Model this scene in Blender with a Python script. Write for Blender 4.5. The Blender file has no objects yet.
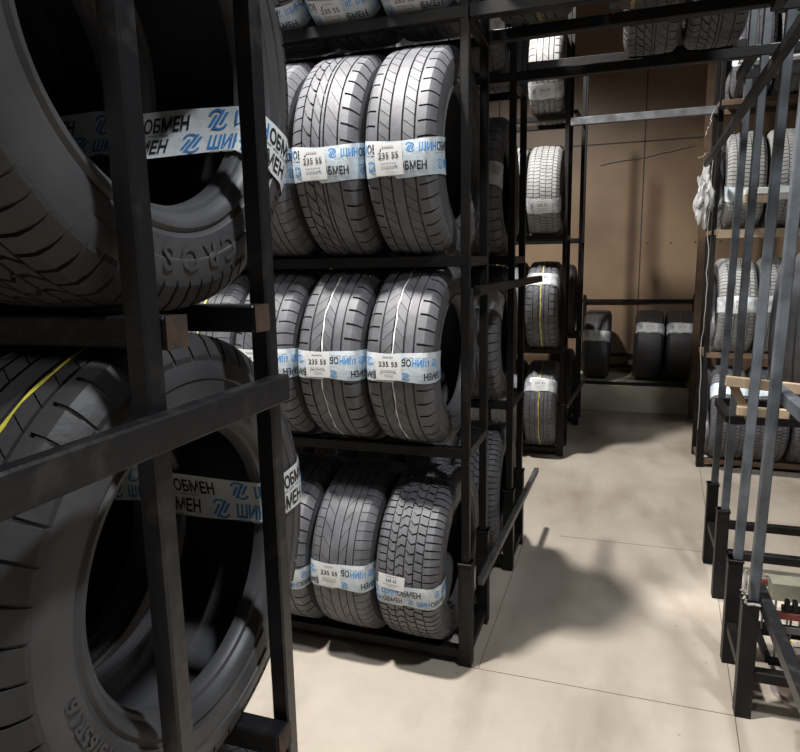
import bpy, bmesh, math, random
from mathutils import Vector, Matrix, noise
PI = math.pi
random.seed(7)
sc = bpy.context.scene
COL = sc.collection

# ------------------------------------------------------------ camera
H = 1.6
F = 654.0
up = Vector((-70, 3755, 654)).normalized()
yd = Vector((225, 118, -654)); yd = (yd - up * yd.dot(up)).normalized()
xd = yd.cross(up)
cam_d = bpy.data.cameras.new('camera'); cam_d.sensor_fit = 'HORIZONTAL'; cam_d.sensor_width = 36
cam_d.lens = 36 * F / 800; cam_d.clip_start = .02; cam_d.clip_end = 60
cam = bpy.data.objects.new('camera', cam_d); COL.objects.link(cam)
M3 = Matrix((xd, yd, up))
cam.matrix_world = Matrix.Translation((0, 0, H)) @ M3.to_4x4()
sc.camera = cam

# ------------------------------------------------------------ world, lamps, exposure
wd = bpy.data.worlds.new('world'); sc.world = wd; wd.use_nodes = True
wd.node_tree.nodes['Background'].inputs[0].default_value = (.85, .92, 1, 1)
wd.node_tree.nodes['Background'].inputs[1].default_value = .012
def lamp(name, loc, power, radius=.12, color=(1, .97, .93), cone=130, blend=.25):
    # hooded hall lamps hanging over the cross aisles and one added fill, shining straight down
    l = bpy.data.lights.new(name, 'SPOT'); l.energy = power; l.shadow_soft_size = radius; l.color = color
    l.spot_size = math.radians(cone); l.spot_blend = blend
    o = bpy.data.objects.new(name, l); o.location = loc; COL.objects.link(o); return o
lamp('cross_aisle_lamp', (-1.4, 1.36, 4.5), 1150, cone=132)
lamp('far_aisle_lamp', (-1.36, 4.3, 4.6), 900, cone=150, blend=.55)
lamp('near_aisle_lamp', (-1.2, -1.8, 4.5), 130, .2, cone=140)
lamp('right_fill_light', (1.2, .9, 4.5), 360, .15, (.95, .98, 1), cone=128)  # added fill light for the left sidewalls, tyre bores and far plinth
sc.view_settings.view_transform = 'Standard'
try: sc.view_settings.look = 'None'
except Exception: pass
sc.view_settings.gamma = 1
sc.view_settings.use_curve_mapping = False
sc.view_settings.exposure = 0.08

# ------------------------------------------------------------ materials
def mat(name, color, rough=.6, metal=0, spec=.5, var=.0, scale=8, bump=0, bscale=60, color2=None, coat=0, lo=.35, hi=.65):
    m = bpy.data.materials.new(name); m.use_nodes = True
    nt = m.node_tree; b = nt.nodes['Principled BSDF']
    b.inputs['Base Color'].default_value = (*color, 1)
    b.inputs['Roughness'].default_value = rough; b.inputs['Metallic'].default_value = metal
    b.inputs['Specular IOR Level'].default_value = spec
    if coat: b.inputs['Coat Weight'].default_value = coat
    tc = nt.nodes.new('ShaderNodeTexCoord')
    if var or color2:
        n = nt.nodes.new('ShaderNodeTexNoise'); n.inputs['Scale'].default_value = scale; n.inputs['Detail'].default_value = 6
        nt.links.new(tc.outputs['Object'], n.inputs['Vector'])
        r = nt.nodes.new('ShaderNodeValToRGB')
        c2 = color2 if color2 else tuple(c * (1 - var) for c in color)
        r.color_ramp.elements[0].position = lo; r.color_ramp.elements[1].position = hi
        r.color_ramp.elements[0].color = (*c2, 1); r.color_ramp.elements[1].color = (*color, 1)
        nt.links.new(n.outputs['Fac'], r.inputs[0]); nt.links.new(r.outputs[0], b.inputs['Base Color'])
    if bump:
        n2 = nt.nodes.new('ShaderNodeTexNoise'); n2.inputs['Scale'].default_value = bscale; n2.inputs['Detail'].default_value = 4
        nt.links.new(tc.outputs['Object'], n2.inputs['Vector'])
        bp = nt.nodes.new('ShaderNodeBump'); bp.inputs['Strength'].default_value = bump; bp.inputs['Distance'].default_value = .005
        nt.links.new(n2.outputs['Fac'], bp.inputs['Height']); nt.links.new(bp.outputs[0], b.inputs['Normal'])
    return m
M = {}
M['tread'] = mat('tread_rubber', (.125, .125, .138), .55, var=.35, scale=14, bump=.15, bscale=90)
M['tread_pale'] = mat('dusty_tread_rubber', (.25, .25, .245), .7, var=.3, scale=12, bump=.1)
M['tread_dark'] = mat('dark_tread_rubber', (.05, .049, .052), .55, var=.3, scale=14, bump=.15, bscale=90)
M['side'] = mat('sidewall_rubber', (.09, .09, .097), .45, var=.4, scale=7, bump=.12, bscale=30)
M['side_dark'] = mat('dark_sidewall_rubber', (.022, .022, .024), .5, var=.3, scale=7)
M['letter'] = mat('moulded_rubber', (.075, .075, .08), .5)
M['steel'] = mat('black_painted_steel', (.006, .006, .007), .45, spec=.22, scale=9, bump=.15, bscale=50, color2=(.012, .011, .010))
M['scuffed'] = mat('scuffed_black_steel', (.013, .0135, .016), .36, spec=.6, color2=(.04, .037, .034), scale=22, bump=.2, lo=.3, hi=.45)
M['bluesteel'] = mat('bluish_lit_steel', (.10, .112, .13), .42, color2=(.045, .05, .058), scale=10, bump=.1)  # cool bluish light on the right hand posts put into the colour
M['rail'] = mat('worn_steel', (.10, .10, .10), .45, metal=.2, color2=(.05, .05, .05), scale=14)
M['bright'] = mat('galvanised_steel', (.20, .205, .22), .5, metal=.3, color2=(.09, .095, .10), scale=14)
M['rust'] = mat('rusty_steel', (.10, .06, .04), .8, color2=(.035, .028, .024), scale=30, bump=.3)
M['red'] = mat('red_brown_steel', (.16, .035, .025), .6, var=.4)
M['wood'] = mat('raw_timber', (.36, .27, .18), .75, var=.35, scale=6, bump=.2)
M['wooddark'] = mat('aged_timber', (.14, .085, .05), .8, var=.4, scale=6, bump=.2)
M['paleboard'] = mat('pale_board', (.72, .72, .68), .7, var=.15)
M['green'] = mat('mossy_board', (.27, .26, .19), .8, var=.4)
M['yellow'] = mat('yellow_paint', (.75, .68, .08), .6, var=.25, scale=40)
M['white'] = mat('white_paint', (.8, .8, .8), .6, var=.25, scale=40)
M['gold'] = mat('ochre_paint', (.32, .25, .09), .7, var=.5, scale=30)
M['tape'] = mat('printed_tape', (.60, .645, .67), .25, spec=.5, color2=(.42, .51, .58), scale=16, bump=.35, bscale=45, lo=.42, hi=.6)
M['tape_lit'] = mat('lit_printed_tape', (.88, .90, .91), .25, spec=.5, color2=(.74, .80, .84), scale=16, bump=.25, bscale=45)  # paler copy of the printed tape, strong light put into its colour
M['clear'] = mat('pale_clear_tape', (.62, .65, .68), .18, spec=.7, color2=(.30, .31, .33), scale=22, bump=.5, bscale=45)
M['paper'] = mat('tag_paper', (.66, .665, .66), .6, var=.04)
M['ink'] = mat('black_ink', (.02, .02, .022), .6)
M['blue'] = mat('blue_ink', (.05, .26, .62), .6)
M['grey'] = mat('grey_ink', (.35, .37, .4), .6)
M['rim'] = mat('alloy', (.62, .54, .52), .3, metal=.7)
M['bag'] = mat('white_plastic', (.42, .42, .41), .35, var=.45, bump=.4, bscale=20)
M['wire'] = mat('pale_cable', (.28, .27, .25), .5)
M['kraft'] = mat('brown_cardboard', (.5, .36, .22), .8, var=.15)

def floor_mat():
    m = bpy.data.materials.new('concrete_floor'); m.use_nodes = True
    nt = m.node_tree; b = nt.nodes['Principled BSDF']; N = nt.nodes.new; L = nt.links.new
    tc = N('ShaderNodeTexCoord')
    n1 = N('ShaderNodeTexNoise'); n1.inputs['Scale'].default_value = 1.3; n1.inputs['Detail'].default_value = 8; n1.inputs['Roughness'].default_value = .65
    L(tc.outputs['Object'], n1.inputs['Vector'])
    r1 = N('ShaderNodeValToRGB'); r1.color_ramp.elements[0].position = .3; r1.color_ramp.elements[1].position = .7
    r1.color_ramp.elements[0].color = (.36, .312, .255, 1); r1.color_ramp.elements[1].color = (.485, .43, .362, 1)
    L(n1.outputs['Fac'], r1.inputs[0])
    n2 = N('ShaderNodeTexNoise'); n2.inputs['Scale'].default_value = 2.2; n2.inputs['Detail'].default_value = 5
    mp = N('ShaderNodeMapping'); mp.inputs['Scale'].default_value = (1.6, .6, 1); mp.inputs['Location'].default_value = (3.3, 1.7, 0)
    L(tc.outputs['Object'], mp.inputs[0]); L(mp.outputs[0], n2.inputs['Vector'])
    r2 = N('ShaderNodeValToRGB'); r2.color_ramp.elements[0].position = .5; r2.color_ramp.elements[1].position = .78
    r2.color_ramp.elements[0].color = (0, 0, 0, 1); r2.color_ramp.elements[1].color = (.55, .55, .55, 1)
    L(n2.outputs['Fac'], r2.inputs[0])
    mx = N('ShaderNodeMixRGB'); mx.inputs[2].default_value = (.17, .135, .10, 1)
    L(r2.outputs[0], mx.inputs[0]); L(r1.outputs[0], mx.inputs[1])
    n3 = N('ShaderNodeTexVoronoi'); n3.inputs['Scale'].default_value = 9
    L(tc.outputs['Object'], n3.inputs['Vector'])
    r3 = N('ShaderNodeValToRGB'); r3.color_ramp.elements[0].position = .03; r3.color_ramp.elements[1].position = .07
    r3.color_ramp.elements[0].color = (.35, .33, .3, 1); r3.color_ramp.elements[1].color = (1, 1, 1, 1)
    L(n3.outputs['Distance'], r3.inputs[0])
    mm = N('ShaderNodeMixRGB'); mm.blend_type = 'MULTIPLY'; mm.inputs[0].default_value = .5
    L(mx.outputs[0], mm.inputs[1]); L(r3.outputs[0], mm.inputs[2])
    L(mm.outputs[0], b.inputs['Base Color']); b.inputs['Roughness'].default_value = .6; b.inputs['Specular IOR Level'].default_value = .3
    n4 = N('ShaderNodeTexNoise'); n4.inputs['Scale'].default_value = 60; L(tc.outputs['Object'], n4.inputs['Vector'])
    bp = N('ShaderNodeBump'); bp.inputs['Strength'].default_value = .1; bp.inputs['Distance'].default_value = .01
    L(n4.outputs['Fac'], bp.inputs['Height']); L(bp.outputs[0], b.inputs['Normal'])
    return m
M['floor'] = floor_mat()
M['wall'] = mat('brown_hardboard', (.28, .192, .122), .42, color2=(.165, .11, .07), scale=1.1, bump=.1, bscale=3)
M['sheet'] = mat('thin_dark_steel', (.03, .025, .022), .6)
M['joint'] = mat('joint_dirt', (.12, .10, .08), .8)
M['plinth'] = mat('stained_concrete', (.55, .51, .42), .8, color2=(.36, .34, .26), scale=3)
M['plainwall'] = mat('dark_wall', (.05, .045, .04), .9, var=.3, scale=2)
M['ceiling'] = mat('dark_ceiling', (.03, .028, .025), .9)

# ------------------------------------------------------------ mesh helpers
class MB:
    def __init__(s): s.v = []; s.f = []; s.m = []
    def add(s, vs, fs, mi=0):
        o = len(s.v); s.v += [tuple(v) for v in vs]
        for f in fs: s.f.append(tuple(i + o for i in f)); s.m.append(mi)
    def box(s, a, b, mi=0):
        x0, y0, z0 = a; x1, y1, z1 = b
        s.add([(x0,y0,z0),(x1,y0,z0),(x1,y1,z0),(x0,y1,z0),(x0,y0,z1),(x1,y0,z1),(x1,y1,z1),(x0,y1,z1)],
              [(0,3,2,1),(4,5,6,7),(0,1,5,4),(1,2,6,5),(2,3,7,6),(3,0,4,7)], mi)
    def bar(s, p, q, w, h, mi=0, upv=(0, 0, 1)):
        p = Vector(p); q = Vector(q); d = (q - p).normalized(); u = Vector(upv)
        if abs(d.dot(u)) > .95: u = Vector((0, 1, 0))
        a = d.cross(u).normalized(); b = a.cross(d)
        vs = []
        for c in (p, q):
            for sx, sy in ((-1,-1),(1,-1),(1,1),(-1,1)): vs.append(c + a * sx * w / 2 + b * sy * h / 2)
        s.add(vs, [(0,1,2,3),(7,6,5,4),(0,4,5,1),(1,5,6,2),(2,6,7,3),(3,7,4,0)], mi)
    def tube(s, pts, r, n=8, mi=0):
        pts = [Vector(p) for p in pts]; rings = []
        for i, p in enumerate(pts):
            d = (pts[min(i+1, len(pts)-1)] - pts[max(i-1, 0)]).normalized()
            u = Vector((0, 0, 1)) if abs(d.z) < .9 else Vector((0, 1, 0))
            a = d.cross(u).normalized(); b = a.cross(d)
            rings.append([p + a * r * math.cos(2*PI*k/n) + b * r * math.sin(2*PI*k/n) for k in range(n)])
        vs = [v for rg in rings for v in rg]; fs = []
        for i in range(len(pts)-1):
            for k in range(n): fs.append((i*n+k, i*n+(k+1)%n, (i+1)*n+(k+1)%n, (i+1)*n+k))
        fs.append(tuple(range(n))[::-1]); fs.append(tuple((len(pts)-1)*n + k for k in range(n)))
        s.add(vs, fs, mi)
    def mesh(s, name, mats, smooth=None, bevel=0):
        me = bpy.data.meshes.new(name); me.from_pydata(s.v, [], s.f)
        for m in (mats if isinstance(mats, (list, tuple)) else [mats]): me.materials.append(m)
        me.polygons.foreach_set('material_index', s.m)
        if bevel:
            bm = bmesh.new(); bm.from_mesh(me)
            bmesh.ops.bevel(bm, geom=[e for e in bm.edges if e.calc_face_angle(0) > .8], offset=bevel, segments=1, affect='EDGES')
            bm.to_mesh(me); bm.free()
        if smooth is not None:
            me.polygons.foreach_set('use_smooth', [True] * len(me.polygons)); me.set_sharp_from_angle(angle=smooth)
        me.update(); return me
def link(name, me, parent=None, loc=(0, 0, 0), rot=(0, 0, 0)):
    o = bpy.data.objects.new(name, me); COL.objects.link(o)
    if parent: o.parent = parent
    o.location = loc; o.rotation_euler = rot; return o
def tag(o, label, cat, group=None):
    o['label'] = label; o['category'] = cat
    if group: o['group'] = group
    return o
def struct(o): o['kind'] = 'structure'; return o
def empty(name, loc, label, cat, group=None):
    o = bpy.data.objects.new(name, None); COL.objects.link(o); o.location = loc; o.empty_display_size = .1
    return tag(o, label, cat, group)

# ------------------------------------------------------------ the setting
fb = MB(); fb.box((-6, -4, -.12), (4.5, 8.4, 0)); struct(link('floor', fb.mesh('floor', M['floor'])))
sb = MB()                                  # joints between floor slabs
sb.box((-.52, 2.3285, -.001), (.49, 2.3315, .0008)); sb.box((-.3, 3.72, -.001), (.6, 3.7225, .0008))
sb.box((-.492, 2.33, -.001), (-.489, 3.7, .0008)); sb.bar((.385, 1.6, 0), (.605, 5.3, 0), .003, .0016)
struct(link('trim_1', sb.mesh('floor_joint', M['joint'])))
WY = 8.0
wb = MB(); wb.box((-6, WY, 0), (4.5, WY + .2, 6.2))
struct(link('wall_back', wb.mesh('wall_back', M['wall'])))
jb = MB()
for x in (-3.1, -1.45, .16, 1.8, 3.4): jb.box((x - .006, WY - .004, .3), (x + .006, WY + .01, 6.1))
for z in (2.86, 5.2): jb.box((-6, WY - .004, z - .006), (4.5, WY + .01, z + .006))
for x in (-3.1, .16, 1.8):
    for i in range(6): jb.box((x + .06 + i * .25, WY - .006, 1.75), (x + .075 + i * .25, WY, 1.765))
struct(link('trim_2', jb.mesh('sheet_joint', M['sheet'])))
pb = MB(); pb.box((-6, 7.115, 0), (.80, WY, .285)); struct(link('trim_3', pb.mesh('plinth', M['plinth'], bevel=.008)))
for nm, a, b in (('wall_left', (-6.2, -4, 0), (-6, 8.2, 6.2)), ('wall_right', (4.5, -4, 0), (4.7, 8.2, 6.2)), ('wall_front', (-6.2, -4.2, 0), (4.7, -4, 6.2))):
    w = MB(); w.box(a, b); struct(link(nm, w.mesh(nm, M['plainwall'])))
cb = MB(); cb.box((-6.2, -4.2, 6.2), (4.7, 8.2, 6.4)); struct(link('ceiling', cb.mesh('ceiling', M['ceiling'])))
tb = MB(); tb.box((.66, 6.98, 0), (.73, 7.05, 4.4)); tag(link('timber_post', tb.mesh('timber_post', M['wooddark'], bevel=.004)), 'tall brown timber post standing before the back wall at the right end of the aisle', 'post')

# ------------------------------------------------------------ tyres
R0 = .345; RB = .205; HW = .12
PROF = [(.098, R0-.0165), (.106, R0-.024), (.112, R0-.034), (.1165, R0-.044), (.1195, R0-.055), (.121, R0-.066), (.121, R0-.069), (.1185, R0-.071),
        (.119, RB+.056), (.1175, RB+.045), (.1175, RB+.042), (.115, RB+.040), (.113, RB+.034), (.1175, RB+.029), (.116, RB+.022), (.108, RB+.014), (.101, RB+.010), (.0985, RB+.004),
        (.092, RB), (.078, RB-.001), (.073, RB+.006), (.077, RB+.018), (.094, RB+.04), (.106, RB+.07), (.105, R0-.045), (.092, R0-.027), (.06, R0-.021), (0, R0-.018)]
def side_x(r):
    for (x0, r0), (x1, r1) in zip(PROF, PROF[1:]):
        if r1 <= r <= r0: return x0 + (x1 - x0) * (r0 - r) / max(1e-6, r0 - r1)
    return .11
def rtop(x):
    a = abs(x); r = R0 - .004 * (a / .09) ** 2
    if a > .088: r -= ((a - .088) / .029) ** 2 * .03
    return r
NA = 120
def carcass_mesh(m):
    base = [(x, rtop(x) - .0065) for x in (0, .03, .06, .085)]
    prof = [(-x, r) for x, r in PROF[:-1]][::-1] + [(-x, r) for x, r in base[::-1]] + base[1:] + PROF[:-1]
    prof = prof + [(0, PROF[-1][1])]
    n = len(prof); b = MB(); vs = []
    for i in range(NA):
        t = 2 * PI * i / NA; c, s_ = math.cos(t), math.sin(t)
        vs += [(x, r * c, r * s_) for x, r in prof]
    fs = [(i * n + j, i * n + (j+1) % n, ((i+1) % NA) * n + (j+1) % n, ((i+1) % NA) * n + j) for i in range(NA) for j in range(n)]
    b.add(vs, fs); return b.mesh('carcass', m, smooth=.6)
def strip(b, x0, x1, n=0, gap=.15, skew=0, phase=0, bend=0):
    nx = max(2, int((x1 - x0) / .014)) if abs(x1) < .09 and abs(x0) < .09 else 4
    if n == 0:
        n = 1; gap = 0
    for k in range(n):
        a0 = 2 * PI * (k + phase) / n; a1 = a0 + 2 * PI / n * (1 - gap)
        na = max(1, round((a1 - a0) / (2 * PI / 110)))
        vs = []
        W = nx + 1
        for i in range(na + 1):
            for j in range(W):
                u = j / nx; x = x0 + (x1 - x0) * u
                t = a0 + (a1 - a0) * i / na + skew * u + bend * math.sin(PI * u)
                for r in (rtop(x), rtop(x) - .008): vs.append((x, r * math.cos(t), r * math.sin(t)))
        I = lambda i, j, q: (i * W + j) * 2 + q
        fs = []
        for i in range(na):
            for j in range(nx): fs.append((I(i,j,0), I(i,j+1,0), I(i+1,j+1,0), I(i+1,j,0)))
            fs.append((I(i,0,0), I(i+1,0,0), I(i+1,0,1), I(i,0,1))); fs.append((I(i,nx,0), I(i,nx,1), I(i+1,nx,1), I(i+1,nx,0)))
        if gap:
            for j in range(nx):
                fs.append((I(0,j,0), I(0,j,1), I(0,j+1,1), I(0,j+1,0))); fs.append((I(na,j,0), I(na,j+1,0), I(na,j+1,1), I(na,j,1)))
        b.add(vs, fs)
def tread_mesh(kind, m):
    b = MB(); S = lambda *a, **k: strip(b, *a, **k)
    if kind == 'sport':
        S(-.1165, -.071, 48, .13, .02); S(-.071, -.064); S(-.058, -.025, 60, .07, .07); S(-.019, .015); S(.021, .055, 60, .07, .07); S(.061, .067); S(.067, .1165, 48, .13, -.02)
    elif kind == 'curved':
        S(-.1165, -.068, 56, .12, -.03); S(-.063, -.034, 44, .18, .10, bend=.02); S(-.029, -.003, 44, .14, .13); S(.003, .010); S(.016, .058, 40, .05, .16); S(.064, .070); S(.070, .1165, 44, .15, .03)
    elif kind == 'touring':
        S(-.1165, -.066, 44, .13, .01); S(-.066, -.06); S(-.052, -.018, 44, .06, -.11); S(-.010, .022, 44, .06, .11); S(.030, .056); S(.063, .068); S(.068, .1165, 40, .15, .01)
    elif kind == 'block':
        S(-.1165, -.069, 74, .2, .01); S(-.065, -.040, 64, .22, .03, bend=.02); S(-.035, -.005, 60, .2, -.03, bend=-.03); S(.0, .030, 60, .2, .03, bend=.03); S(.035, .063, 64, .22, .02); S(.067, .1165, 74, .2, -.01)
    elif kind == 'worn':
        S(-.1165, -.07, 60, .08, .02); S(-.066, -.03, 36, .06, .12); S(-.026, .005); S(.009, .035, 36, .06, -.12); S(.039, .062); S(.066, .1165, 60, .08, -.02)
    elif kind == 'ribbed':
        S(-.1165, -.066); S(-.058, -.022); S(-.014, .022); S(.03, .066); S(.074, .1165, 50, .1)
    elif kind == 'winter':
        for i, (a, c) in enumerate(((-.1165, -.068), (-.063, -.024), (-.019, .019), (.024, .063), (.068, .1165))): S(a, c, 80, .17, .012 * (-1) ** i, .3 * i)
    return b.mesh('tread', m, smooth=.5)
CACHE = {}
def cached(key, fn):
    if key not in CACHE: CACHE[key] = fn()
    return CACHE[key]

# --- flat lettering turned into meshes, bent round the tape
def text2d(txt, size, bold=.0):
    def make():
        c = bpy.data.curves.new('lettering', 'FONT'); c.body = txt; c.size = 1; c.resolution_u = 2; c.offset = bold
        o = bpy.data.objects.new('lettering', c); COL.objects.link(o)
        bpy.context.view_layer.update()
        dg = bpy.context.evaluated_depsgraph_get(); e = o.evaluated_get(dg); me = e.to_mesh()
        vs = [(v.co.x, v.co.y) for v in me.vertices]; fs = [tuple(p.vertices) for p in me.polygons]
        e.to_mesh_clear(); bpy.data.objects.remove(o); bpy.data.curves.remove(c)
        return vs, fs
    vs, fs = cached(('txt', txt, bold), make)
    x0 = min(v[0] for v in vs); x1 = max(v[0] for v in vs)
    return [((x - x0) * size, y * size) for x, y in vs], fs, (x1 - x0) * size
HULL = [(0, R0 + .002), (.05, R0 + .001), (.088, R0 - .002), (.106, R0 - .012), (.1225, R0 - .05), (.1225, RB + .05), (.118, RB + .02), (.098, RB - .004), (0, RB - .006)]
HULL = HULL + [(-x, r) for x, r in HULL[-2:0:-1]]
HL = [0]
for i in range(len(HULL)):
    a = HULL[i]; c = HULL[(i + 1) % len(HULL)]; HL.append(HL[-1] + math.dist(a, c))
PER = HL[-1]
def hull_at(s, off=0):
    s %= PER
    for i in range(len(HULL)):
        if s <= HL[i + 1]:
            a = HULL[i]; c = HULL[(i + 1) % len(HULL)]; t = (s - HL[i]) / (HL[i+1] - HL[i]); l = HL[i+1] - HL[i]
            nx, nr = -(c[1] - a[1]) / l, (c[0] - a[0]) / l
            return a[0] + (c[0] - a[0]) * t + nx * off, a[1] + (c[1] - a[1]) * t + nr * off
def wrap(s, v, off=0):
    x, r = hull_at(s, off); t = PI - v / r
    return (x, r * math.cos(t), r * math.sin(t))
def tape_mesh(w, m, seed, waves=1.0):
    rnd = random.Random(seed); b = MB(); ns = 72; nv = 6; vs = []
    for i in range(ns):
        s = PER * i / ns; e0 = .004 * waves * math.sin(s * 23 + seed) ; e1 = .004 * waves * math.cos(s * 17 + seed * 2)
        for j in range(nv + 1):
            v = -w / 2 + e0 + (w + e1 - e0) * j / nv
            vs.append(wrap(s, v, .0008 + .0008 * abs(math.sin(s * 40 + j * 1.7 + seed)) * waves))
    fs = [(i*(nv+1)+j, ((i+1)%ns)*(nv+1)+j, ((i+1)%ns)*(nv+1)+j+1, i*(nv+1)+j+1) for i in range(ns) for j in range(nv)]
    b.add(vs, fs); return b.mesh('wrap_tape', m, smooth=.8)
def logo(b, put, u, v, h):
    # three slanted strokes joined into a ring-like emblem
    for k, (du, l0, l1) in enumerate(((0, .15, .75), (.28, 0, 1), (.56, .25, .85))):
        q = []
        for (a, c) in ((0, l0), (.17, l0), (.17, l1), (0, l1)): q.append(put(u + h * (du + a + .55 * c), v + h * c))
        b.add(q, [(0, 1, 2, 3)], 1)
    for (a0, a1, cx, cy) in ((.5, 3.0, .5, .72), (3.6, 6.1, .75, .28)):
        n = 6; q = []
        for i in range(n + 1):
            t = a0 + (a1 - a0) * i / n
            for r in (.30, .44): q.append(put(u + h * (cx + r * math.cos(t)), v + h * (cy + r * .8 * math.sin(t))))
        b.add(q, [(2*i, 2*i+1, 2*i+3, 2*i+2) for i in range(n)], 1)
def print_mesh(w, rows, flip, start, step=.45, big=1.0):
    b = MB(); sg = -1 if flip else 1
    for ri, (v0, h) in enumerate(rows):
        need = h * 1.75 + sum(text2d(t_, h * 1.25, .028)[2] * .8 + h * .14 for t_ in ('ШИН', 'ОБМЕН')) + h * .5
        nrep = max(1, int(PER / need)); unit = PER / nrep
        for k in range(nrep):
            s0 = start + k * unit + ri * unit * step
            put = lambda u, v: wrap(s0 + sg * u, sg * v, .0018)
            logo(b, put, -h * (big - 1), v0 - h * (big - 1) / 2, h * big)
            u = h * 1.75
            for txt, mi in (('ШИН', 1), ('ОБМЕН', 0)):
                vs, fs, wd_ = text2d(txt, h * 1.25, .028); 
                b.add([put(u + x * .80, v0 + y * 1.05) for x, y in vs], fs, mi); u += wd_ * .80 + h * .14
            # fine print line
            for q in range(5):
                a = h * 2 + q * h * .9
                b.add([put(a, v0 - h * .28), put(a + h * .7, v0 - h * .28), put(a + h * .7, v0 - h * .16), put(a, v0 - h * .16)], [(0,1,2,3)], 2)
    me = b.mesh('printing', [M['ink'], M['blue'], M['grey']])
    return me
TAGW, TAGH = .078, .078
def tag_mesh(s0, v0, rot, w=TAGW, h=TAGH, off=.0026):
    b = MB(); c, s_ = math.cos(rot), math.sin(rot); n = 6; vs = []
    for i in range(n + 1):
        for j in range(3):
            u = w * (i / n - .5); v = h * (j / 2 - .5); vs.append(wrap(s0 + u * c - v * s_, v0 + u * s_ + v * c, off))
    b.add(vs, [(i*3+j, (i+1)*3+j, (i+1)*3+j+1, i*3+j+1) for i in range(n) for j in range(2)])
    return b.mesh('size_tag', M['paper'], smooth=.6)
def tag_print(s0, v0, rot, w=TAGW, h=TAGH, off=.0032, txt='235 55'):
    b = MB(); c, s_ = math.cos(rot), math.sin(rot)
    put = lambda u, v: wrap(s0 + u * c - v * s_, v0 + u * s_ + v * c, off)
    vs, fs, wd_ = text2d(txt, h * .27, .008)
    k = min(1, w * .8 / wd_)
    b.add([put(x * k - wd_ * k / 2, y + h * .02) for x, y in vs], fs, 0)
    for (a0, a1, y) in ((-.22, .2, .36), (-.3, .3, -.16), (-.15, .2, -.32)):
        for q in range(6):
            x0 = w * (a0 + (a1 - a0) * q / 6); x1 = x0 + w * (a1 - a0) / 8
            b.add([put(x0, h*y), put(x1, h*y), put(x1, h*(y+.05)), put(x0, h*(y+.05))], [(0,1,2,3)], 1)
    return b.mesh('tag_lettering', [M['ink'], M['grey']])
def ring_mesh(x, w, m, jitter=.002, a0=0, a1=2*PI):
    b = MB(); n = 120; vs = []
    for i in range(n + 1):
        t = a0 + (a1 - a0) * i / n; j = jitter * (math.sin(t * 9) + math.sin(t * 23) * .6); ww = w * (.8 + .3 * math.sin(t * 31))
        for e in (-.5, .5):
            xx = x + j + ww * e; r = rtop(xx) + .0009; vs.append((xx, r * math.cos(t), r * math.sin(t)))
    b.add(vs, [(2*i, 2*i+1, 2*i+3, 2*i+2) for i in range(n)]); return b.mesh('paint_stripe', m)
def side_text(txt, size, rm, th0):
    vs, fs, wd_ = text2d(txt, size, .03); b = MB(); pts = []
    for x, y in vs:
        r = rm + y; t = th0 - x / rm; pts.append((side_x(r) + .0022, r * math.cos(t), r * math.sin(t)))
    b.add(pts, fs); return b.mesh('moulded_lettering', M['letter'])

def tyre(loc, kind='sport', tread='tread', side='side', label='', group=None, phi=0, tape=None, sizetag=None, yaw=0, tilt=0, scale=1, xs=1, stripe=None, side_txt=(), name='tyre'):
    """loc = centre; the empty stands at the tyre's lowest point"""
    r = empty(name, (loc[0], loc[1], loc[2] - R0 * scale), label, 'tyre', group)
    r.rotation_euler = (0, tilt, yaw); r.scale = (xs * (scale if xs == 1 else 1), scale, scale)
    def put(nm, me, par=r, ph=None):
        if par is r: return link(nm, me, r, (0, 0, R0), (phi if ph is None else ph, 0, 0))
        return link(nm, me, par)
    put('carcass', cached(('c', side), lambda: carcass_mesh(M[side])))
    put('tread', cached(('t', kind, tread), lambda: tread_mesh(kind, M[tread])))
    if stripe:
        x, w, m = stripe; put('paint_stripe', cached(('s', x, w, m), lambda: ring_mesh(x, w, M[m])))
    for a in side_txt: put('moulded_lettering', cached(('st', a), lambda: side_text(*a)), ph=0)
    if tape:
        k, tp = tape
        w, rows, flip, start, *more = dict(
            A=(.080, ((.006, .025), (-.033, .026)), False, .16, -.18, 1.25), A2=(.076, ((.006, .024), (-.030, .024)), False, .19, -.18, 1.25),
            B=(.105, ((.018, .025), (-.032, .025)), False, .03), B2=(.100, ((.018, .024), (-.030, .024)), True, .05), B3=(.080, ((.002, .024), (-.030, .02)), False, .11),
            clear=(.11, (), False, 0), band=(.09, (), False, 0))[k]
        t = put('wrap_tape', cached(('tp', k), lambda: tape_mesh(w, M['clear' if k == 'clear' else 'tape_lit' if k[0] == 'A' else 'tape'], len(CACHE), 1.0 if k != 'A' else .5)), ph=tp)
        if rows: put('printing', cached(('pr', k), lambda: print_mesh(w, rows, flip, start, *more)), t)
        if sizetag:
            s0, v0, rot, w, h = sizetag
            g = put('size_tag', cached(('tg', sizetag), lambda: tag_mesh(s0, v0, rot, w, h)), t)
            # lettering of the tag sits beside it under the tape, in the tag's own place
            put('tag_lettering', cached(('tgl', sizetag), lambda: tag_print(s0, v0, rot, w, h)), t)
    elif sizetag:
        s0, v0, rot, w, h = sizetag
        g = put('size_tag', cached(('tg', sizetag), lambda: tag_mesh(s0, v0, rot, w, h)))
        put('tag_lettering', cached(('tgl', sizetag), lambda: tag_print(s0, v0, rot, w, h)), g)
    return r

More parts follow.
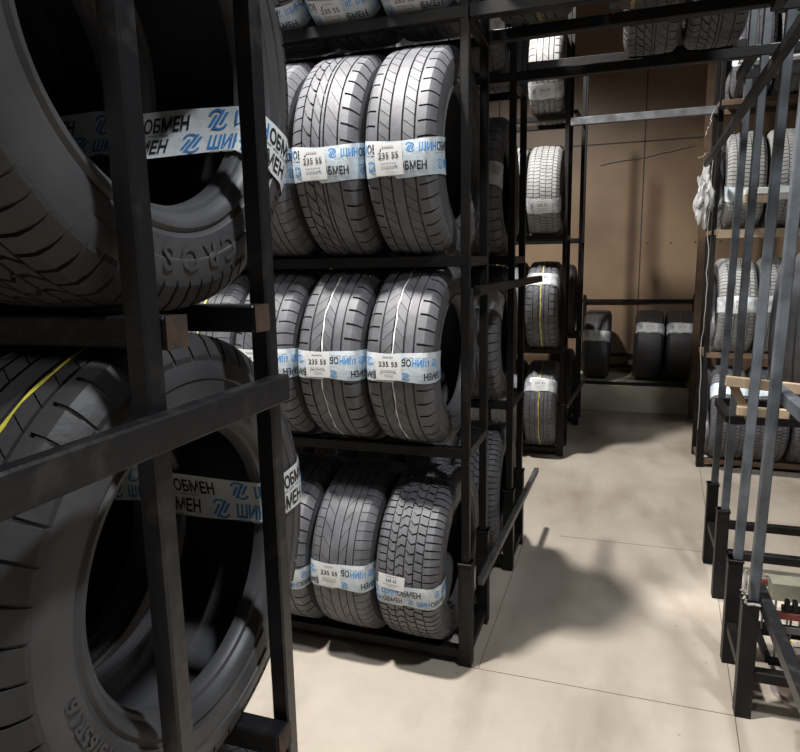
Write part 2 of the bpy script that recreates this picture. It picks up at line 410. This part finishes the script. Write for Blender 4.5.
# ------------------------------------------------------------ racks
BW = .04
def rack(name, label, yf, yb, X0, X1, levels, top, sock=.44, xs=None, post_m='steel', beam_m='steel', pw=.032, inset=0, ends=None, lean=0):
    """posts at the ends of the rack; X0 is the aisle end"""
    sgn = 1 if X1 > X0 else -1
    r = empty('tyre_rack', ((X0 + X1) / 2, (yf + yb) / 2, 0), label, 'rack')
    ox, oy = r.location.x, r.location.y
    L = lambda nm, b, m, bev=.003, par=r: link(nm, b.mesh(nm, m, bevel=bev), par)
    for x in (X0, X1):
        for y in (yf, yb):
            b = MB(); xx = x - ox; yy = y - oy
            b.bar((xx, yy, 0), (xx + lean, yy, top), pw, pw, upv=(0, 1, 0)); p = L('post', b, M[post_m])
            b = MB(); b.box((xx - .026, yy - .026, 0), (xx + .026, yy + .026, sock)); b.box((xx - .029, yy - .029, sock - .012), (xx + .029, yy + .029, sock))
            L('socket', b, M['steel'], .002, p)
    for z in levels:
        for y in (yf + inset, yb - inset):
            e = .017 if inset else 0
            b = MB(); b.box((min(X0, X1) - ox - e, y - oy - BW/2, z - BW/2), (max(X0, X1) - ox + e, y - oy + BW/2, z + BW/2)); bo = L('shelf_beam', b, M[beam_m])
            if inset:
                b = MB(); b.box((X0 - ox + e, y - oy - BW/2, z - BW/2), (X0 - ox + e + .003, y - oy + BW/2, z + BW/2)); L('end_plate', b, M['rust'], 0, bo)
        for x in (X0, X1) if ends is None or z in ends else ():
            b = MB(); b.box((x - ox - .018, yf - oy, z - .018), (x - ox + .018, yb - oy, z + .018)); L('end_beam', b, M[beam_m])
    return r
def seat(yf, yb, level, scale=1, extra=.003):
    'centre of a tyre lying in the trough between two shelf beams'
    h = (yb - yf) / 2 - BW / 2
    return (yf + yb) / 2, level + BW / 2 + math.sqrt((R0 * scale) ** 2 - h * h) + extra
def bar_thing(name, p, q, w, h, m, label, cat, bev=.003, upv=(0, 0, 1)):
    b = MB(); b.bar(p, q, w, h, upv=upv); return tag(link(name, b.mesh(name, m, bevel=bev)), label, cat)

XE = -.526; LX = -2.2
LV = (.05, .88, 1.60, 2.43)
XM = -.545
YA = (.62, .89); YB = (2.35, 2.68); YC = (3.22, 3.56); YD = (5.35, 5.69); YE = (6.45, 6.79)
LA = (.05, .818, 1.522, 2.42); LD = (.05, .87, 1.77, 2.66)
rack('rack', 'nearest black rack at the left edge, its front post crossing big tyre sidewalls', *YA, XE, LX, LA, 2.9, pw=.03, post_m='scuffed', beam_m='scuffed', inset=.036, ends=(LA[0],))
rack('rack', 'black rack in the middle holding tyres with 235 55 tags', *YB, XM, LX, LV, 3.3)
rack('rack', 'black rack right behind the middle rack, seen through its end posts', *YC, XM + .025, LX, LV, 3.3)
rack('rack', 'far left rack holding the two tyres with yellow lines and white tags', *YD, -.45, LX, LD, 3.6)
rack('rack', 'last left rack, in the shade just before the wall plinth', *YE, -.40, LX, (.05, .87, 1.77), 3.35, sock=.3)
RX = .50; RX2 = 2.0
rack('rack', 'nearest right rack of bare grey posts beside the aisle', *YB, RX - .048, RX2, (.16, 2.43), 3.3, post_m='bluesteel', lean=.065)
rack('rack', 'second right rack holding the ribbed tyre at the right edge', 3.22, 3.60, RX - .022, RX2, (.22, .87, 2.43), 3.3, post_m='bluesteel', lean=.05)
rack('rack', 'far right rack full of pale dusty tyres by the brown wall', *YD, .605, 2.1, LD, 3.6, beam_m='wooddark')

# rails along the rack ends
EX = XE + .016
bar_thing('end_rail', (EX + .013, -.25, 1.412), (EX + .013, .89, 1.412), .024, .042, M['scuffed'], 'scuffed black rail across the end posts of the nearest left rack', 'rail')
bar_thing('end_rail', (XM + .043, 2.42, .325), (XM + .087, 3.86, .345), .026, .032, M['rail'], 'worn grey rail near the floor along the end of the middle rack', 'rail')
bar_thing('end_rail', (XM + .030, 2.40, 1.49), (XM + .080, 3.93, 1.49), .026, .036, M['steel'], 'dark rail at eye height along the end of the middle rack', 'rail')
bar_thing('end_rail', (-.405, 5.40, .40), (-.335, 6.85, .40), .024, .026, M['rail'], 'thin rail linking the far left rack to the last shaded rack', 'rail')
bar_thing('end_rail', (RX, 2.47, .425), (RX, .3, .425), .036, .045, M['scuffed'], 'heavy black rail sloping into the lower right corner', 'rail')
bar_thing('end_rail', (RX + .016, 2.5, 1.14), (RX + .016, .3, 1.14), .036, .045, M['bluesteel'], 'grey rail at waist height leaving the right edge', 'rail')
bar_thing('end_rail', (.425, 1.8, 2.225), (.505, 5.12, 2.225), .03, .036, M['steel'], 'black rail high up crossing the bundle of right hand posts', 'rail')
# bars over the aisle
bar_thing('overhead_beam', (XM + .018, 2.35, 2.43), (RX - .024, 2.35, 2.43), .045, .045, M['steel'], 'nearest black beam over the aisle, at the top edge of the photo', 'beam')
bar_thing('overhead_beam', (XM + .018, 2.68, 2.445), (RX - .024, 2.68, 2.455), .042, .042, M['steel'], 'black beam over the aisle just under the scrawled tyres', 'beam')
bar_thing('overhead_beam', (XM + .046, 3.22, 2.43), (RX - .008, 3.22, 2.43), .042, .042, M['steel'], 'lower black beam of the pair under the two bridging tyres', 'beam')
bar_thing('overhead_beam', (XM + .046, 3.56, 2.56), (RX - .008, 3.58, 2.56), .04, .04, M['steel'], 'upper black beam of the pair behind the two bridging tyres', 'beam')
bar_thing('overhead_beam', (-.425, 5.33, 2.615), (.58, 5.33, 2.615), .045, .055, M['bright'], 'silver topped steel beam over the far end of the aisle', 'beam')
bar_thing('brace', (-.42, 5.72, 2.77), (-.395, 6.43, 2.80), .03, .03, M['steel'], 'short slanting brace beside the silver beam at the far left rack', 'brace')

# ------------------------------------------------------------ tyres on the nearest left rack
PIT = .262
XA = -.682
LAB_A = {1: ['tyre top just showing at the foot of the nearest left rack', 'second tyre from the aisle at the foot of the nearest rack'],
         2: ['big tyre with yellow tread line and 65R16 on its sidewall', 'tyre seen through the bore of the yellow lined tyre', 'third tyre inward behind the bore of the yellow lined tyre', 'fourth tyre inward behind the bore of the yellow lined tyre'],
         3: ['big tyre with CROSS on its sidewall at the upper left', 'tyre seen through the bore of the CROSS tyre, tape across it', 'third tyre inward behind the bore of the CROSS tyre', 'fourth tyre inward behind the bore of the CROSS tyre']}
MARK = {}
for tier in (1, 2, 3):
    scl = (1, .985, 1.03)[tier - 1]
    yc, zc = seat(YA[0] + .036, YA[1] - .036, LA[tier - 1], scl)
    for i, lab in enumerate(LAB_A[tier]):
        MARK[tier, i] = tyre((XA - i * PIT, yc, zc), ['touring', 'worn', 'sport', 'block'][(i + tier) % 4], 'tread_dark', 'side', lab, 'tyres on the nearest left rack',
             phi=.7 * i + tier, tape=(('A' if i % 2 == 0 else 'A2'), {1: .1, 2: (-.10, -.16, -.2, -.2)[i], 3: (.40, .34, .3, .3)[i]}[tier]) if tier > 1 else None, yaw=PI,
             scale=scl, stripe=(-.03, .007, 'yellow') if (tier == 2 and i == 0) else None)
# moulded words on the sidewalls that face the aisle
for key, a in (((3, 0), ('C R O S S', .046, .258, -1.14)), ((2, 0), ('215/65R16', .03, .255, -2.45))):
    me = side_text(*a)
    for v in me.vertices: v.co.x, v.co.y = -v.co.x, -v.co.y
    link('moulded_lettering', me, MARK[key], (0, 0, R0))

# ------------------------------------------------------------ tyres on the middle rack
XB = {1: -.737, 2: -.75, 3: -.722, 4: -.72}
SB = {1: 1.03, 2: 1.035, 3: 1.125, 4: 1.0}
SH = {1: 'bottom shelf', 2: 'second shelf', 3: 'third shelf', 4: 'top shelf'}
ORD = ['first', 'second', 'third', 'fourth', 'fifth', 'sixth']
KB = {3: ['sport', 'curved', 'worn', 'sport'], 2: ['touring', 'touring', 'sport', 'worn', 'curved'], 1: ['block', 'worn', 'curved', 'touring'], 4: ['worn', 'sport', 'block', 'touring']}
for tier in (1, 2, 3, 4):
    for i, k in enumerate(KB[tier]):
        stripe = None; look = 'tagged tyre'
        if tier == 2 and i in (0, 1): stripe = (-.012, .005, 'white'); look = 'tyre with thin white tread line'
        if tier == 2 and i == 3: stripe = (.0, .008, 'yellow'); look = 'tyre with yellow tread line'
        if tier == 1 and i == 0: look = 'blocky tyre with lifted tag'
        if tier == 3 and i == 0: look = 'straight grooved tyre'
        if tier == 3 and i == 1: look = 'curve grooved tyre'
        tp = {3: ('B', .13), 2: ('B2', .0), 1: ('B3', .12), 4: ('B', .98)}[tier]
        tgx = (-.025, .0, .03, .092, .092)
        if tier == 1 and i == 0: tgx = (-.045, .05, -.04, .10, .055)
        if tier == 1 and i == 1: tp = ('B2', .0)
        yc, zc = seat(*YB, LV[tier - 1], SB[tier], .007)
        tyre((XB[tier] - i * .277, yc, zc), k, 'tread', 'side', '%s, %s from the aisle, %s of the middle rack' % (look, ORD[i], SH[tier]),
             'tyres on the middle rack', phi=.9 * i + 1.3 * tier, tape=tp, sizetag=tgx, yaw=-.03, tilt=.018, stripe=stripe, scale=SB[tier], xs=1.08)

# ------------------------------------------------------------ tyres on the rack behind it
XC = -.676
for tier in (1, 2, 3, 4):
    yc, zc = seat(*YC, LV[tier - 1], 1.02)
    for i in range(5):
        tyre((XC - i * .262, yc, zc), ['worn', 'block', 'sport', 'touring'][(tier + i) % 4], 'tread', 'side',
             'dark tyre, %s from the aisle, %s of the rack behind the middle one' % (ORD[i], SH[tier]), 'tyres on the rack behind the middle rack',
             phi=tier + i, tape=('clear', {1: .3, 2: -.6, 3: -.15, 4: .5}[tier]) if tier > 1 and i < 2 else None, sizetag=(-.02, 0, 0, .07, .07) if tier in (2, 3) and i < 2 else None, scale=1.02)
# ------------------------------------------------------------ far left rack
for tier, (k, td) in {1: ('worn', 'tread'), 2: ('touring', 'tread'), 3: ('winter', 'tread_pale'), 4: ('touring', 'tread_pale')}.items():
    yc, zc = seat(*YD, LD[tier - 1], 1.05)
    for i in range(4 if tier < 4 else 1):
        st = (0, .008, 'yellow') if i == 0 and tier < 3 else None
        tyre((-.607 - i * .267, yc, zc), k if i == 0 else 'worn', td, 'side',
             '%styre, %s from the aisle, %s of the far left rack' % ('yellow lined ' if st else ('pale tagged ' if i == 0 else ''), ORD[i], SH[tier]),
             'tyres on the far left rack', phi=tier * 1.1 + i, tape=('clear', {1: -.62, 2: -.68, 3: .36, 4: .55}[tier]) if i == 0 else None,
             sizetag=(0, 0, .03, .13, .10) if i == 0 else None, stripe=st, scale=1.05)
for tier in (1, 2):
    yc, zc = seat(*YE, (.05, .87)[tier - 1])
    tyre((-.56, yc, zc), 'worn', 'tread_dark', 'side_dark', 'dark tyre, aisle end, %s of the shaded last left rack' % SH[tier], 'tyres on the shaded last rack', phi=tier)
# ------------------------------------------------------------ tyres over the aisle
for i, x in enumerate((-.34, .025, .322)):
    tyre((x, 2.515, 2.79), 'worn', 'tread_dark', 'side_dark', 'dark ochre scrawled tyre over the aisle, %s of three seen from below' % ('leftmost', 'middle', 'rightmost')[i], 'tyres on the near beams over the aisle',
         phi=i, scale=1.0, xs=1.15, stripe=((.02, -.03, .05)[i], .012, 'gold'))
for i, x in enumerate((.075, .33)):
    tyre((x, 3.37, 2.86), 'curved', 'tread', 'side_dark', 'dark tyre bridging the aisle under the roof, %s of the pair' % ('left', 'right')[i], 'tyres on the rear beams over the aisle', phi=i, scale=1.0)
# ------------------------------------------------------------ tyres on the plinth by the back wall
for i, x in enumerate((-.265, .26, .575)):
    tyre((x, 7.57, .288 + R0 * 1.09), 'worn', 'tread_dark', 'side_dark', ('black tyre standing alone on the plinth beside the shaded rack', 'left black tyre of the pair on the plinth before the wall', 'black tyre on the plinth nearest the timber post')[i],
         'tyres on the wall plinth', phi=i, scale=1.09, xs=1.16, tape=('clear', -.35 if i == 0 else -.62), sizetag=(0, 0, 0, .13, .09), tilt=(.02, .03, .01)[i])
pl = empty('wall_rack', (.15, 7.975, .285), 'low black frame fixed along the brown wall behind the plinth tyres', 'rack')
for nm, a, c in (('rail', (-.6, 0, .83), (.60, 0, .83)), ('rail', (-.6, 0, .20), (.60, 0, .20)), ('rail', (-.6, 0, .07), (.60, 0, .07)), ('upright', (-.58, 0, 0.001), (-.58, 0, .9)), ('upright', (.60, 0, 0.001), (.60, 0, .9))):
    b = MB(); b.bar(a, c, .03, .035); link(nm, b.mesh(nm, M['steel'], bevel=.003), pl)
bar_thing('front_rail', (-.45, 7.135, .302), (.64, 7.135, .302), .035, .03, M['steel'], 'black rail lying along the front edge of the wall plinth', 'rail')
# ------------------------------------------------------------ right hand racks
yc, zc = seat(3.22, 3.60, .87, 1.0, .075)
tyre((.80, yc, zc), 'ribbed', 'tread', 'side', 'ribbed black tyre with long straight grooves at the right edge', phi=.3, yaw=-.3)
for tier, (k, td, n) in {1: ('winter', 'tread', 3), 2: ('winter', 'tread_pale', 4), 3: ('winter', 'tread_pale', 3), 4: ('worn', 'tread', 3)}.items():
    yc, zc = seat(*YD, LD[tier - 1], 1.05)
    for i in range(n):
        tyre((.775 + i * .268, yc, zc), k, td, 'side', '%s tyre, %s from the aisle, %s of the far right rack' % ('pale dusty' if td == 'tread_pale' else 'grey treaded', ORD[i], SH[tier]),
             'tyres on the far right rack', phi=tier + i * .8, tape=('band' if tier != 2 else 'clear', {1: -.7, 2: -.1, 3: .3, 4: .3}[tier]) if i < 2 else None,
             sizetag=(0, 0, PI / 2, .12, .08) if (tier == 2 and i < 2) else None, scale=1.05)

# ------------------------------------------------------------ boards, crate and odds at the right racks
bar_thing('plank', (.38, 2.712, 1.133), (.95, 2.712, 1.085), .028, .038, M['wood'], 'raw wooden plank fixed level behind the nearest right posts', 'plank', .002)
bar_thing('plank', (.425, 2.712, 1.02), (.60, 2.712, 1.015), .028, .034, M['wood'], 'short lower wooden plank behind the nearest right posts', 'plank', .002)
bar_thing('wooden_brace', (.405, 2.74, 1.125), (.475, 2.74, .985), .024, .03, M['wood'], 'slanting pale wooden brace between the two planks', 'brace', .002)
t = empty('shelf_board', (.74, 3.64, 1.89), 'white faced board with brown batten behind the second right rack posts', 'board')
b = MB(); b.box((-.2, -.02, 0), (.3, .06, .03)); link('board', b.mesh('board', M['paleboard'], bevel=.002), t)
b = MB(); b.box((-.2, -.015, -.04), (-.08, .05, -.001)); link('batten', b.mesh('batten', M['wood'], bevel=.002), t)
bar_thing('pale_board', (.47, 3.642, 2.53), (.85, 3.635, 2.53), .03, .07, M['paleboard'], 'pale board high up between the right hand posts', 'board', .002)
bar_thing('timber_beam', (.62, 5.30, 1.755), (1.6, 5.30, 1.755), .05, .06, M['wood'], 'brown timber beam under the upper pale tyres of the far right rack', 'beam')

cr = empty('wire_crate', (.95, 2.515, .182), 'wire crate with thin upright bars at the foot of the right rack', 'crate')
for nm, z, m in (('rim', .19, 'red'), ('rim', .14, 'rail'), ('rim', .012, 'steel')):
    b = MB()
    for a, c in (((-.42, -.12), (.42, -.12)), ((.42, -.12), (.42, .12)), ((.42, .12), (-.42, .12)), ((-.42, .12), (-.42, -.12))): b.bar((*a, z), (*c, z), .02, .022)
    link(nm, b.mesh(nm, M[m]), cr)
for k in range(20):
    for y in (-.12, .12):
        b = MB(); b.tube([(-.40 + k * .042, y * .93, .005), (-.40 + k * .042, y * .93, .19)], .004, 6); link('bar', b.mesh('bar', M['bright'], smooth=1), cr)
bar_thing('plank', (.54, 2.50, .421), (1.4, 2.50, .421), .07, .066, M['green'], 'mossy plank lying on top of the wire crate', 'plank', .002)
b = MB()
for k in range(34):
    x = .57 + k * .024
    b.box((x, 2.392, .386), (x + .013, 2.417, .425))
b.box((.56, 2.397, .386), (1.4, 2.412, .405))
tag(link('toothed_strip', b.mesh('toothed_strip', M['steel'])), 'black toothed strip on the mossy plank over the wire crate', 'strip')
st = MB(); pts = []
for k in range(10):
    r = .03 if k % 2 == 0 else .013; a = PI / 2 + k * PI / 5 + .3; pts.append((r * math.cos(a), r * math.sin(a)))
st.add([(x, 0, z) for x, z in pts] + [(x, .006, z) for x, z in pts], [tuple(range(10)), tuple(range(19, 9, -1))] + [(k, k + 10, (k + 1) % 10 + 10, (k + 1) % 10) for k in range(10)])
tag(link('star_tag', st.mesh('star_tag', M['yellow']), None, (.572, 2.372, .275)), 'small yellow star shaped tag hanging on the wire crate', 'tag')
def lathe(prof, n, name, m, smooth=.6):
    b = MB(); k = len(prof)
    vs = [(r * math.cos(2*PI*i/n), r * math.sin(2*PI*i/n), z) for i in range(n) for r, z in prof]
    b.add(vs, [(i*k+j, ((i+1)%n)*k+j, ((i+1)%n)*k+(j+1)%k, i*k+(j+1)%k) for i in range(n) for j in range(k)]); return b.mesh(name, m, smooth=smooth)
wh = empty('wheel_rim', (.70, 2.53, 0), 'pinkish alloy wheel rim lying on the floor under the wire crate', 'wheel')
link('barrel', lathe([(.125, .001), (.125, .012), (.112, .02), (.108, .06), (.112, .10), (.125, .108), (.125, .118), (.115, .118), (.100, .10), (.098, .02), (.112, .001)], 48, 'barrel', M['rim']), wh)
link('hub', lathe([(.012, .07), (.035, .07), (.038, .10), (.012, .104)], 32, 'hub', M['rim']), wh)
for k in range(5):
    a = 2 * PI * k / 5; b = MB(); b.bar((.034 * math.cos(a), .034 * math.sin(a), .09), (.102 * math.cos(a), .102 * math.sin(a), .095), .024, .014); link('spoke', b.mesh('spoke', M['rim'], bevel=.003), wh)
def crumple(name, loc, size, seed, m, amp=.35):
    bm = bmesh.new(); bmesh.ops.create_icosphere(bm, subdivisions=4, radius=1)
    for v in bm.verts:
        d = v.co.normalized(); k = 1 + amp * (noise.noise(d * 2.3 + Vector((seed, 0, 0))) + .6 * abs(noise.noise(d * 5 + Vector((0, seed, 0)))) - .2)
        v.co = Vector((d.x * size[0], d.y * size[1], d.z * size[2])) * k
    zmin = min(v.co.z for v in bm.verts)
    for v in bm.verts: v.co.z -= zmin
    me = bpy.data.meshes.new(name); bm.to_mesh(me); bm.free(); me.materials.append(m)
    me.polygons.foreach_set('use_smooth', [True] * len(me.polygons)); me.set_sharp_from_angle(angle=.5)
    return link(name, me, None, loc)
tag(crumple('plastic_sack', (.72, 2.19, .001), (.10, .09, .11), 3, M['bag']), 'white plastic sack on the floor at the lower right edge', 'sack')
tag(crumple('plastic_bag', (.515, 5.20, 1.78), (.05, .045, .17), 9, M['bag'], .75), 'crumpled whitish plastic bag hanging at the far right rack corner', 'bag')
def cable(name, pts, r, m, label):
    P = []
    for (a, c) in zip(pts, pts[1:]):
        for k in range(6): P.append(Vector(a).lerp(Vector(c), k / 6) + Vector((random.uniform(-.008, .008), random.uniform(-.004, .004), random.uniform(-.006, .006))))
    P.append(Vector(pts[-1])); b = MB(); b.tube(P, r, 6); tag(link(name, b.mesh(name, m, smooth=1)), label, 'cable')
cable('cable', [(.573, 5.31, 2.3), (.563, 5.31, 1.9), (.576, 5.305, 1.4), (.566, 5.305, .9), (.573, 5.3, .3)], .003, M['wire'], 'pale cable running down the corner post of the far right rack')
cable('cable', [(.56, 5.29, 2.62), (.52, 5.2, 2.50), (.50, 5.18, 2.42), (.573, 5.29, 2.34), (.50, 5.2, 2.30), (.46, 5.2, 2.28)], .003, M['wire'], 'tangle of pale wire under the right end of the silver beam')
cable('cable', [(-.3, 7.985, 2.64), (.2, 7.985, 2.70), (.66, 7.985, 2.78)], .004, M['wire'], 'thin pale cable strung across the brown back wall')
cable('cable', [(.425, 2.32, .56), (.42, 2.315, .48), (.425, 2.312, .445), (.475, 2.312, .435)], .005, M['wire'], 'short pale wire hooked round the nearest right post foot')
